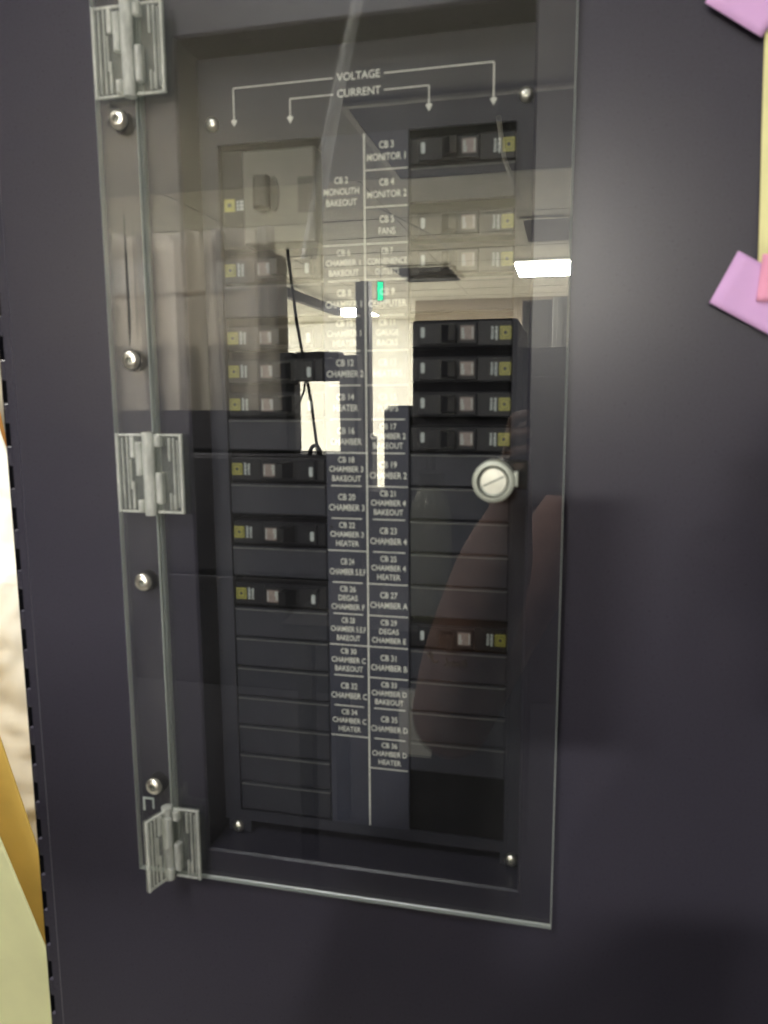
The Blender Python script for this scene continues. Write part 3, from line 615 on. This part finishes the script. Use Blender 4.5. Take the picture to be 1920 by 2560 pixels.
door = empty('acrylic_door', (-0.1395, 0, DZ0), 'large clear acrylic door over the breaker panel, mirroring the room', 'door')
sheet(MB(), -0.1400, 0.1404, -0.0080, -0.0030, 0.0, DZ1 - DZ0 + 0.02).obj('pane', ACR, ACR_EDGE, parent=door)
lk = MB().lathe([(0.0101, 0.0095), (0.0104, 0.0105), (0.0118, 0.0105), (0.0131, 0.0095), (0.0134, 0.0075), (0.0134, 0.0003)], n=48).obj('lock_ring', KNOBR, parent=door, smooth=True)
LP = (-0.0425 + 0.1395, -0.0081, -0.0535 - DZ0); lk.location = LP
MB().lathe([(0.0101, 0.0096), (0.0097, 0.0050), (0.0084, 0.0048)], n=48).obj('lock_recess', KNOBD, parent=lk, smooth=True)
MB().lathe([(0.0084, 0.0049), (0.0080, 0.0074), (0.0, 0.0076)], n=48).obj('lock_face', KNOBM, parent=lk, smooth=True)
s_ = MB().box(-0.0072, 0.0072, -0.0080, -0.0077, -0.0006, 0.0006).obj('key_slot', KNOBD, parent=lk); s_.rotation_euler.y = -0.45
MB().lathe([(0.0070, -0.0052), (0.0070, -0.016), (0.0, -0.016)], n=24).obj('lock_barrel', KNOBD, parent=lk)
MB().box(0.0120, 0.0152, -0.0058, -0.0002, -0.0035, 0.0060, bev=0.0006).obj('lock_lug', KNOBR, parent=lk)
MB().box(0.002, 0.0205, 0.0085, 0.0125, -0.006, 0.012).obj('latch_cam', HANDLE, parent=lk)

def hinge(zc, label, fold=0.0):
    r = empty('hinge', (-0.2832, -0.0086, zc - 0.028), label, 'hinge')
    Hh = 0.0562
    def leaf(sgn, name, par, x_in, x_out, ribs, knuckles):
        b = MB()
        def bx(a0, a1, y0, y1, z0, z1, mi=0):
            b.box(min(sgn*a0, sgn*a1), max(sgn*a0, sgn*a1), y0, y1, z0 * Hh, z1 * Hh, mi=mi, bev=0.0004)
        bx(x_in, x_out, -0.0020, -0.0001, 0, 1)
        o = b.obj(name, HCLR, parent=par)
        b2 = MB(); b = b2
        bx2 = lambda a0, a1, y0, z0, z1: b2.box(min(sgn*a0, sgn*a1), max(sgn*a0, sgn*a1), y0, -0.0021, z0 * Hh, z1 * Hh, bev=0.0005)
        bx2(x_out - 0.0022, x_out - 0.0001, -0.0042, 0.002, 0.998); bx2(x_in + 0.001, x_out - 0.0024, -0.0036, 0.002, 0.03); bx2(x_in + 0.001, x_out - 0.0024, -0.0036, 0.97, 0.998)
        for a0, a1, z0, z1, h in ribs: bx2(a0, a1, -h, z0, z1)
        b2.obj('ribs', HRIB, parent=o)
        b3 = MB()
        for a0, a1, z0, z1, h in knuckles: b3.box(min(sgn*a0, sgn*a1), max(sgn*a0, sgn*a1), -h, -0.0022, z0 * Hh, z1 * Hh, bev=0.0012)
        b3.obj('knuckle_block', HRIB, parent=o)
        return o
    leaf(1, 'leaf', r, 0.0035, 0.0252, [(0.0145, 0.0160, 0.66, 0.95, 0.0040), (0.0178, 0.0190, 0.05, 0.95, 0.0036), (0.0145, 0.0156, 0.05, 0.26, 0.0040), (0.0170, 0.0177, 0.05, 0.24, 0.0038), (0.0208, 0.0218, 0.08, 0.92, 0.0036)],
         [(0.0056, 0.0100, 0.84, 0.985, 0.0075), (0.0060, 0.0105, 0.13, 0.52, 0.0080)])
    pv = bpy.data.objects.new('leaf_pivot', None)
    l2 = leaf(-1, 'leaf', r, 0.0035, 0.0262, [(0.0118, 0.0150, 0.70, 0.96, 0.0042), (0.0170, 0.0182, 0.05, 0.96, 0.0036), (0.0130, 0.0146, 0.05, 0.40, 0.0038), (0.0205, 0.0216, 0.05, 0.95, 0.0038), (0.0150, 0.0160, 0.3, 0.68, 0.0036)],
         [(0.0048, 0.0090, 0.48, 0.90, 0.0078), (0.0048, 0.0085, 0.02, 0.17, 0.0078)])
    bpy.data.objects.remove(pv)
    l2.rotation_euler.z = fold
    MB().tube([(0, -0.0045, -0.0012), (0, -0.0045, Hh * 0.5), (0, -0.0045, Hh + 0.0012)], 0.0042, n=16).obj('hinge_pin', HRIB, parent=r, smooth=True)
    return r
hinge(0.2238, 'clear ribbed plastic hinge at the top of the door')
hinge(-0.0533, 'clear ribbed plastic hinge in the middle, near the CB 18 row')
hinge(-0.3338, 'clear plastic hinge at the bottom with its left leaf broken loose and standing out', fold=math.radians(72))

# ================================================================== paper and sticky notes on the right
def curl(poly_fn, name, m_, label, cat, nx=8, nz=8, th=0.00025):
    o = MB().grid(poly_fn, nx, nz).obj(name, m_, smooth=True)
    s_ = o.modifiers.new('thick', 'SOLIDIFY'); s_.thickness = th; s_.offset = 0
    return tag(o, label, cat)
def bil(c, u, v, bulge, y):
    (x0, z0), (x1, z1), (x2, z2), (x3, z3) = c
    x = (1-u)*(1-v)*x0 + u*(1-v)*x1 + u*v*x2 + (1-u)*v*x3; z = (1-u)*(1-v)*z0 + u*(1-v)*z1 + u*v*z2 + (1-u)*v*z3
    return (x, y - bulge(u, v), z)
curl(lambda u, v: bil([(0.1062, 0.066), (0.330, 0.066), (0.324, 0.26), (0.1000, 0.26)], u, v, lambda a, b_: 0.003 * (1 - a) ** 3 + 0.0008 * math.sin(b_ * 9), -0.0006), 'paper_sheet', YPAPER, 'pale yellow paper sheet on the cabinet at the right edge', 'paper')
curl(lambda u, v: bil([(0.0695, 0.2155), (0.1000, 0.1944), (0.1265, 0.2350), (0.0960, 0.2560)], u, v, lambda a, b_: 0.002 * (1 - b_) ** 2, -0.0042), 'sticky_note', LILAC, 'lilac sticky note at the upper corner of the yellow paper', 'sticky note')
curl(lambda u, v: bil([(0.0805, 0.0530), (0.1330, 0.0235), (0.1470, 0.0520), (0.0945, 0.0815)], u, v, lambda a, b_: 0.0025 * (1 - a) ** 2, -0.0042), 'sticky_note', LILAC, 'lilac sticky note lower on the yellow paper', 'sticky note')
curl(lambda u, v: bil([(0.1055, 0.0530), (0.1400, 0.0500), (0.1420, 0.0760), (0.1075, 0.0790)], u, v, lambda a, b_: 0.0004, -0.0071), 'sticky_note', PINK, 'small pink note on top of the lower lilac note', 'sticky note')

# ================================================================== things behind the cabinet on the left
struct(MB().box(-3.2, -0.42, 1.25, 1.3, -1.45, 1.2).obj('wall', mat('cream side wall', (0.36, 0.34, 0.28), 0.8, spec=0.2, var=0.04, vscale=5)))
def lean(name, poly, y0, y1, m_, label, cat): return tag(MB().prism(poly, y0, y1).obj(name, m_, bevel=0.003), label, cat)
lean('wooden_board', [(-1.5, -1.44), (-0.97, -1.44), (-1.183, -0.238), (-1.268, 0.278), (-1.5, 0.278)], 0.95, 0.98, mat('orange varnished wood', (0.55, 0.24, 0.045), 0.45, var=0.25, vscale=12, stretch=(1, 1, 0.12)), 'orange varnished wooden board behind the plastic bundle at the left edge', 'board')
lean('yellow_folder', [(-1.34, -1.44), (-0.794, -1.44), (-0.794, -1.173), (-1.039, -0.33), (-1.34, -0.33)], 0.60, 0.605, mat('golden yellow card', (0.66, 0.45, 0.11), 0.7, var=0.08, vscale=10), 'golden yellow card sheet leaning beside the cabinet', 'card sheet')
lean('pale_folder', [(-1.25, -1.44), (-0.75, -1.44), (-0.75, -1.0925), (-1.0, -0.4325), (-1.25, -0.4325)], 0.50, 0.505, mat('pale lime card', (0.80, 0.80, 0.46), 0.7, var=0.06, vscale=10), 'pale lime card sheet in front at the lower left edge', 'card sheet')
from mathutils import noise as _n
def bag(u, v):
    z = -1.44 + v * 1.40; xr = min(-0.90, -1.0475 - (z + 0.215) / 2.5)
    x = -1.45 + u * (xr + 1.45)
    p = Vector((x * 9, z * 7, 0.3))
    y = 0.80 - 0.035 * math.sin(math.pi * u) + 0.030 * (_n.noise(p * 0.6) + 0.35 * abs(_n.noise(p * 1.9)) + 0.10 * _n.noise(p * 6.1)) + 0.05 * u ** 6
    return (x, y, z)
b = MB().grid(bag, 60, 110)
o = b.obj('plastic_bundle', mat('white crinkled plastic', (0.86, 0.83, 0.74), 0.28, spec=0.5, var=0.06, vscale=8, bump=0.10, bscale=60))
smooth_it(o, 180)
o.modifiers.new('thick', 'SOLIDIFY').thickness = 0.004
tag(o, 'bundle wrapped in crinkled white plastic left of the cabinet', 'bundle')
